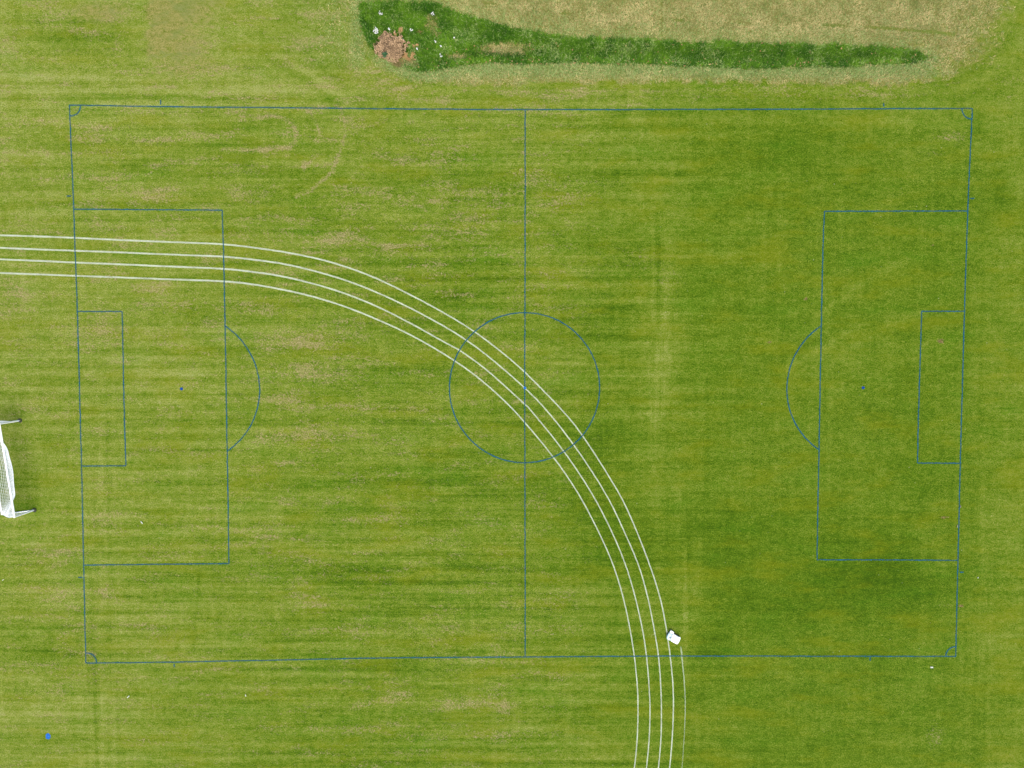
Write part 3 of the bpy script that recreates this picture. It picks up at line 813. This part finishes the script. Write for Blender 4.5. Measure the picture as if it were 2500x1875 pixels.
for sx, sy, r, n, lab in fl_specs:
    x, y = P(sx, sy); root = empty("white_flower_clump", (x, y, gz(x, y)))
    tag(root, lab, "flowers", "white flower clumps in the ditch")
    pv, pf, sv, sf = [], [], [], []
    for i in range(n):
        a = random.uniform(0, 6.28); q = r * math.sqrt(random.random()); fx, fy = q * math.cos(a), q * math.sin(a); fz = random.uniform(.30, .44)
        tube(sv, sf, (fx * .3, fy * .3, -.02), (fx, fy, fz), .004, .003, 4)
        R = random.uniform(.028, .05)
        for k in range(6):
            b0 = 2 * math.pi * k / 6 + a; k0 = len(pv)
            pv += [(fx, fy, fz), (fx + R * .8 * math.cos(b0 - .35), fy + R * .8 * math.sin(b0 - .35), fz + .012),
                   (fx + R * math.cos(b0), fy + R * math.sin(b0), fz + .006), (fx + R * .8 * math.cos(b0 + .35), fy + R * .8 * math.sin(b0 + .35), fz + .012)]
            pf.append((k0, k0 + 1, k0 + 2, k0 + 3))
    mesh_obj("flower_cluster", pv, pf, M_petal, root)
    mesh_obj("stem_cluster", sv, sf, M_stem, root)

# ------------------------------------------------------------------ football goal at the left edge
M_alu = simple("white_goal_tube", (0.87, 0.88, 0.88, 1), 0.35, 0.05, 3.0)
M_rub = simple("black_rubber", (0.012, 0.012, 0.014, 1), 0.7, 0.1)
M_net, tn, bn = new_mat("white_net_cord", (0.84, 0.86, 0.86, 1), 0.8)
A0 = np.array(P(46.5, 1027)); B0 = np.array(P(82, 1245.5))          # feet of the far and near post
gdir = (B0 - A0) / np.hypot(*(B0 - A0)); GW = float(np.hypot(*(B0 - A0)))
gback = np.array([gdir[1], -gdir[0]])                              # towards the rear of the goal (left in the view)
if gback[0] > 0: gback = -gback
GH, GD, TA = 2.44, 2.60, 0.50
goal = empty("football_goal", (A0[0], A0[1], 0))
tag(goal, "white full size football goal with slack net, standing at the left edge of the pitch", "football goal")
def G(u, d, z):
    p = gdir * u + gback * d
    return (float(p[0]), float(p[1]), float(z))
def oval_bar(name, a, b_, r, parent=goal, mat=M_alu, seg=14):
    vs, fs = [], []; tube(vs, fs, a, b_, r, r, seg)
    o = mesh_obj(name, vs, fs, mat, parent)
    return o
oval_bar("crossbar", G(-.06, 0, GH), G(GW + .06, 0, GH), .075)
oval_bar("post", G(0, 0, .03), G(0, 0, GH - .063), .07)
oval_bar("post", G(GW, 0, .03), G(GW, 0, GH - .063), .07)
oval_bar("ground_bar", G(0, .06, .05), G(0, GD - .05, .05), .04)
oval_bar("ground_bar", G(GW, .06, .05), G(GW, GD - .05, .05), .04)
oval_bar("back_bar", G(-.05, GD, .055), G(GW + .05, GD, .055), .055)
oval_bar("net_arm", G(0, .06, GH - .02), G(0, TA, GH - .04), .018)
oval_bar("net_arm", G(GW, .06, GH - .02), G(GW, TA, GH - .04), .018)
for u in (0, GW):
    wv, wf = [], []
    R, r = .12, .045; c0 = G(u, -.10, .0); 
    ring, sg = 20, 8
    for i in range(ring):
        a = 2 * math.pi * i / ring
        for j in range(sg):
            bb = 2 * math.pi * j / sg
            wv.append((c0[0] + (R + r * math.cos(bb)) * math.cos(a), c0[1] + (R + r * math.cos(bb)) * math.sin(a), .05 + r * math.sin(bb)))
    for i in range(ring):
        for j in range(sg):
            wf.append((i * sg + j, ((i + 1) % ring) * sg + j, ((i + 1) % ring) * sg + (j + 1) % sg, i * sg + (j + 1) % sg))
    mesh_obj("rubber_foot", wv, wf, M_rub, goal, True)
# net: hangs slack behind the bar, taut at the two ends
mid = [(0, GH), (.06, 2.2), (.16, 1.85), (.30, 1.45), (.50, 1.05), (.80, .66), (1.25, .34), (1.85, .14), (GD, .08)]
end = [(0, GH), (.25, GH - .01), (TA, GH - .03), (.85, 2.05), (1.2, 1.64), (1.6, 1.2), (1.95, .78), (2.3, .38), (GD, .08)]
def prof(tab, v):
    q = v * (len(tab) - 1); i = min(int(q), len(tab) - 2); w = q - i
    return tab[i][0] * (1 - w) + tab[i + 1][0] * w, tab[i][1] * (1 - w) + tab[i + 1][1] * w
def net_pt(u, v):
    s_ = u / GW; e = min(u / 2.4, (GW - u) / 1.7); k = 1 if e > 1 else e * e * (3 - 2 * e)
    k *= 0.80 + 0.20 * math.sin(math.pi * s_) + 0.05 * math.sin(s_ * 17)
    dm, zm = prof(mid, v); de, ze = prof(end, v)
    d = de + (dm - de) * k; z = ze + (zm - ze) * k
    d += 0.05 * math.sin(u * 2.1 + v * 3) * v * (1 - v) * 4 * k
    return Vector(G(u, d, max(z, .02)))
nv, nf = [], []
def cord(pts, r=.0088):
    k0 = len(nv); n = len(pts)
    for i, p in enumerate(pts):
        dd = (pts[min(i + 1, n - 1)] - pts[max(i - 1, 0)]).normalized(); u_ = dd.orthogonal().normalized(); w2 = dd.cross(u_)
        for a in range(3):
            an = 2 * math.pi * a / 3
            nv.append(tuple(p + (u_ * math.cos(an) + w2 * math.sin(an)) * r))
    for i in range(n - 1):
        for a in range(3):
            b2 = (a + 1) % 3
            nf.append((k0 + 3 * i + a, k0 + 3 * i + b2, k0 + 3 * i + 3 + b2, k0 + 3 * i + 3 + a))
MS = .12
nu = int(GW / MS); nvv = 34
for i in range(nu + 1):
    cord([net_pt(GW * i / nu, k / nvv) for k in range(nvv + 1)])
for k in range(1, nvv):
    cord([net_pt(GW * i / nu, k / nvv) for i in range(nu + 1)])
for u in (0, GW):                                                   # side panels
    def sp(a, b_):
        """a across depth 0..1, b up 0..1"""
        d = a * GD
        top = GH if d < TA else GH - (GH - .08) * (d - TA) / (GD - TA)
        bulge = .22 * math.sin(math.pi * a) * math.sin(math.pi * b_)
        return Vector(G(u + (bulge if u > 0 else -bulge), d, .05 + (top - .05) * b_))
    for i in range(1, 22): cord([sp(i / 22, k / 18) for k in range(19)])
    for k in range(1, 19): cord([sp(i / 22, k / 18 * 1.0) for i in range(23)])
mesh_obj("net", nv, nf, M_net, goal)

# ------------------------------------------------------------------ line marking machine
def Q(cx, cy): return (1580 + cx / 13.83, 1500 + cy / 13.83)
c0 = P(*Q(890, 780), 0.3)
mach = empty("line_marking_machine", (c0[0], c0[1], 0))
tag(mach, "white moulded line marking machine standing on the outermost curved lane line", "line marker")
M_shell = simple("white_shell", (0.86, 0.87, 0.87, 1), 0.30, 0.03, 4)
M_hood = simple("pale_blue_hood", (0.36, 0.50, 0.52, 1), 0.25, 0.04, 4)
M_badge = simple("grey_badge", (0.14, 0.22, 0.23, 1), 0.5, 0.3, 30)
M_chas = simple("dark_chassis", (0.02, 0.024, 0.035, 1), 0.6, 0.1)
def slab(name, pts, z0, z1, mat, inset=0.03, dome=0.03, grow=1.0, parent=mach):
    """moulded panel: outline at z0, rounded shoulder, slightly domed top"""
    w = [np.array(P(*Q(*p), 0.3)) - np.array(c0) for p in pts]
    # smooth outline
    path = []
    n = len(w)
    for i in range(n):
        p0, p1 = w[i], w[(i + 1) % n]
        for k in range(3): path.append(p0 + (p1 - p0) * k / 3)
    a = np.array(path)
    for _ in range(1): a = 0.2 * np.roll(a, 1, 0) + 0.6 * a + 0.2 * np.roll(a, -1, 0)
    cen = a.mean(0); vs, fs = [], []
    rad = np.hypot(*(a - cen).T).mean()
    rings = [(1.0 * grow, z0), (1.0 * grow, z1 - .06), (1 - inset * .35, z1 - .025), (1 - inset, z1 - .005), (1 - inset * 2.5, z1 + .004), (.55, z1 + dome * .8), (.2, z1 + dome)]
    m = len(a)
    for s_, z in rings:
        for p in a:
            q = cen + (p - cen) * s_; vs.append((q[0], q[1], z))
    for r_ in range(len(rings) - 1):
        for i in range(m):
            j = (i + 1) % m; fs.append((r_ * m + i, r_ * m + j, (r_ + 1) * m + j, (r_ + 1) * m + i))
    vs.append((cen[0], cen[1], z1 + dome)); k = len(vs) - 1
    for i in range(m): fs.append(((len(rings) - 1) * m + i, (len(rings) - 1) * m + (i + 1) % m, k))
    fs.append(tuple(range(m))[::-1])
    return mesh_obj(name, vs, fs, mat, parent, True)
main_o = [(868,655),(930,680),(985,712),(1040,748),(1090,770),(1135,782),(1115,850),(1085,925),(1052,975),(1020,1012),(950,985),(880,948),(790,900),(812,820),(835,730)]
hood_o = [(835,728),(812,820),(788,898),(740,878),(690,852),(664,838),(668,760),(690,705),(730,645),(765,605),(800,640),(850,655)]
tab_o = [(810,542),(860,574),(906,603),(914,632),(896,650),(868,657),(838,655),(798,640),(764,606),(782,582)]
slab("shell", main_o, .08, .31, M_shell)
slab("hood", hood_o, .08, .27, M_hood, dome=.015)
slab("side_arm", tab_o, .10, .285, M_shell, dome=.01)
w = np.array(P(*Q(778, 785), .3)) - np.array(c0)
vs = [(w[0] + .085 * math.cos(a) * (1 + .2 * math.sin(3 * a)), w[1] + .095 * math.sin(a), .290) for a in np.linspace(0, 6.283, 17)[:-1]]
vs += [(x, y, .262) for x, y, z in vs]; m = 16
fs = [tuple(range(m))] + [(i, (i + 1) % m, m + (i + 1) % m, m + i) for i in range(m)]
mesh_obj("badge", vs, fs, M_badge, mach)
ch = [(805,565),(905,615),(890,650),(1000,705),(1125,785),(1105,860),(1015,985),(700,835),(668,800),(688,705),(745,632)]
slab("chassis", ch, .04, .12, M_chas, dome=0, grow=.93)
for (wx, wy, an) in ((940,690,-28),(1080,775,-22),(705,700,-60),(850,905,-27)):
    w = np.array(P(*Q(wx, wy), .3)) - np.array(c0); vs, fs = [], []
    d = Vector((math.cos(math.radians(an + 90)), math.sin(math.radians(an + 90)), 0)) * .035
    p = Vector((w[0], w[1], .085)); tube(vs, fs, p - d, p + d, .085, .085, 20)
    mesh_obj("wheel", vs, fs, M_rub, mach, False)

# ------------------------------------------------------------------ litter and small finds on the grass
M_paper = simple("white_litter", (0.62, 0.64, 0.54, 1), 0.7, 0.08, 20)
M_grey = simple("pale_bark", seen(170, 172, 150), 0.8, 0.2, 20)
def scrap(sx, sy, L, Wd, ang, name, label, cat, mat=M_paper, seed=1, group=None):
    r = random.Random(seed); x, y = P(sx, sy); vs, fs = [], []
    nx_, ny_ = 7, 5; a = math.radians(ang)
    for lay in (0, 1):
        rr2 = random.Random(seed)
        for i in range(nx_):
            for j in range(ny_):
                u = (i / (nx_ - 1) - .5) * L; v_ = (j / (ny_ - 1) - .5) * Wd
                u += rr2.uniform(-.1, .1) * L / nx_ * 2; v_ += rr2.uniform(-.15, .15) * Wd / 2; z = .02 + rr2.uniform(0, .05) + .02 * math.sin(i)
                vs.append((u * math.cos(a) - v_ * math.sin(a), u * math.sin(a) + v_ * math.cos(a), z - .004 * lay))
    N = nx_ * ny_
    for i in range(nx_ - 1):
        for j in range(ny_ - 1):
            q = (i * ny_ + j, (i + 1) * ny_ + j, (i + 1) * ny_ + j + 1, i * ny_ + j + 1)
            fs.append(q); fs.append(tuple(N + k for k in q[::-1]))
    rim = [i * ny_ for i in range(nx_)] + [(nx_ - 1) * ny_ + j for j in range(1, ny_)] + [i * ny_ + ny_ - 1 for i in range(nx_ - 2, -1, -1)] + [j for j in range(ny_ - 2, 0, -1)]
    for i in range(len(rim)):
        p, q = rim[i], rim[(i + 1) % len(rim)]; fs.append((p, N + p, N + q, q))
    o = mesh_obj(name, vs, fs, mat); o.location = (x, y, 0)
    tag(o, label, cat, group)
    return o
scrap(346.5, 1275.5, .24, .075, -60, "paper_scrap", "narrow white paper scrap inside the left penalty area", "litter", seed=1)
scrap(313.5, 1701, .24, .06, 48, "paper_scrap", "narrow slanting white scrap below the lower left corner of the pitch", "litter", seed=2)
scrap(600, 1697.5, .18, .065, -85, "paper_scrap", "short upright white scrap on the grass below the pitch, left of centre", "litter", seed=3)
scrap(2274.5, 1629, .23, .12, -12, "paper_scrap", "crumpled white paper lying below the lower right corner arc", "litter", seed=4)
scrap(8, 1415.5, .14, .05, 30, "paper_scrap", "tiny white scrap at the far left, outside the goal line", "litter", seed=5)
scrap(2344.5, 1236.5, .20, .07, 78, "bark_piece", "greyish piece of bark lying on the right goal line", "debris", M_grey, 6)
scrap(2337, 1284, .22, .06, 80, "bark_piece", "pale slender piece of bark just inside the right goal line", "debris", simple("cream_bark", seen(206, 212, 160), .8, .1, 20), 7)
scrap(2387, 1410, .09, .08, 20, "paper_scrap", "tiny white scrap outside the right goal line near the distance mark", "litter", seed=8)
scrap(43, 1027.5, .10, .06, 0, "paper_scrap", "tiny cream scrap beside the rubber foot of the far goal post", "litter", seed=9)
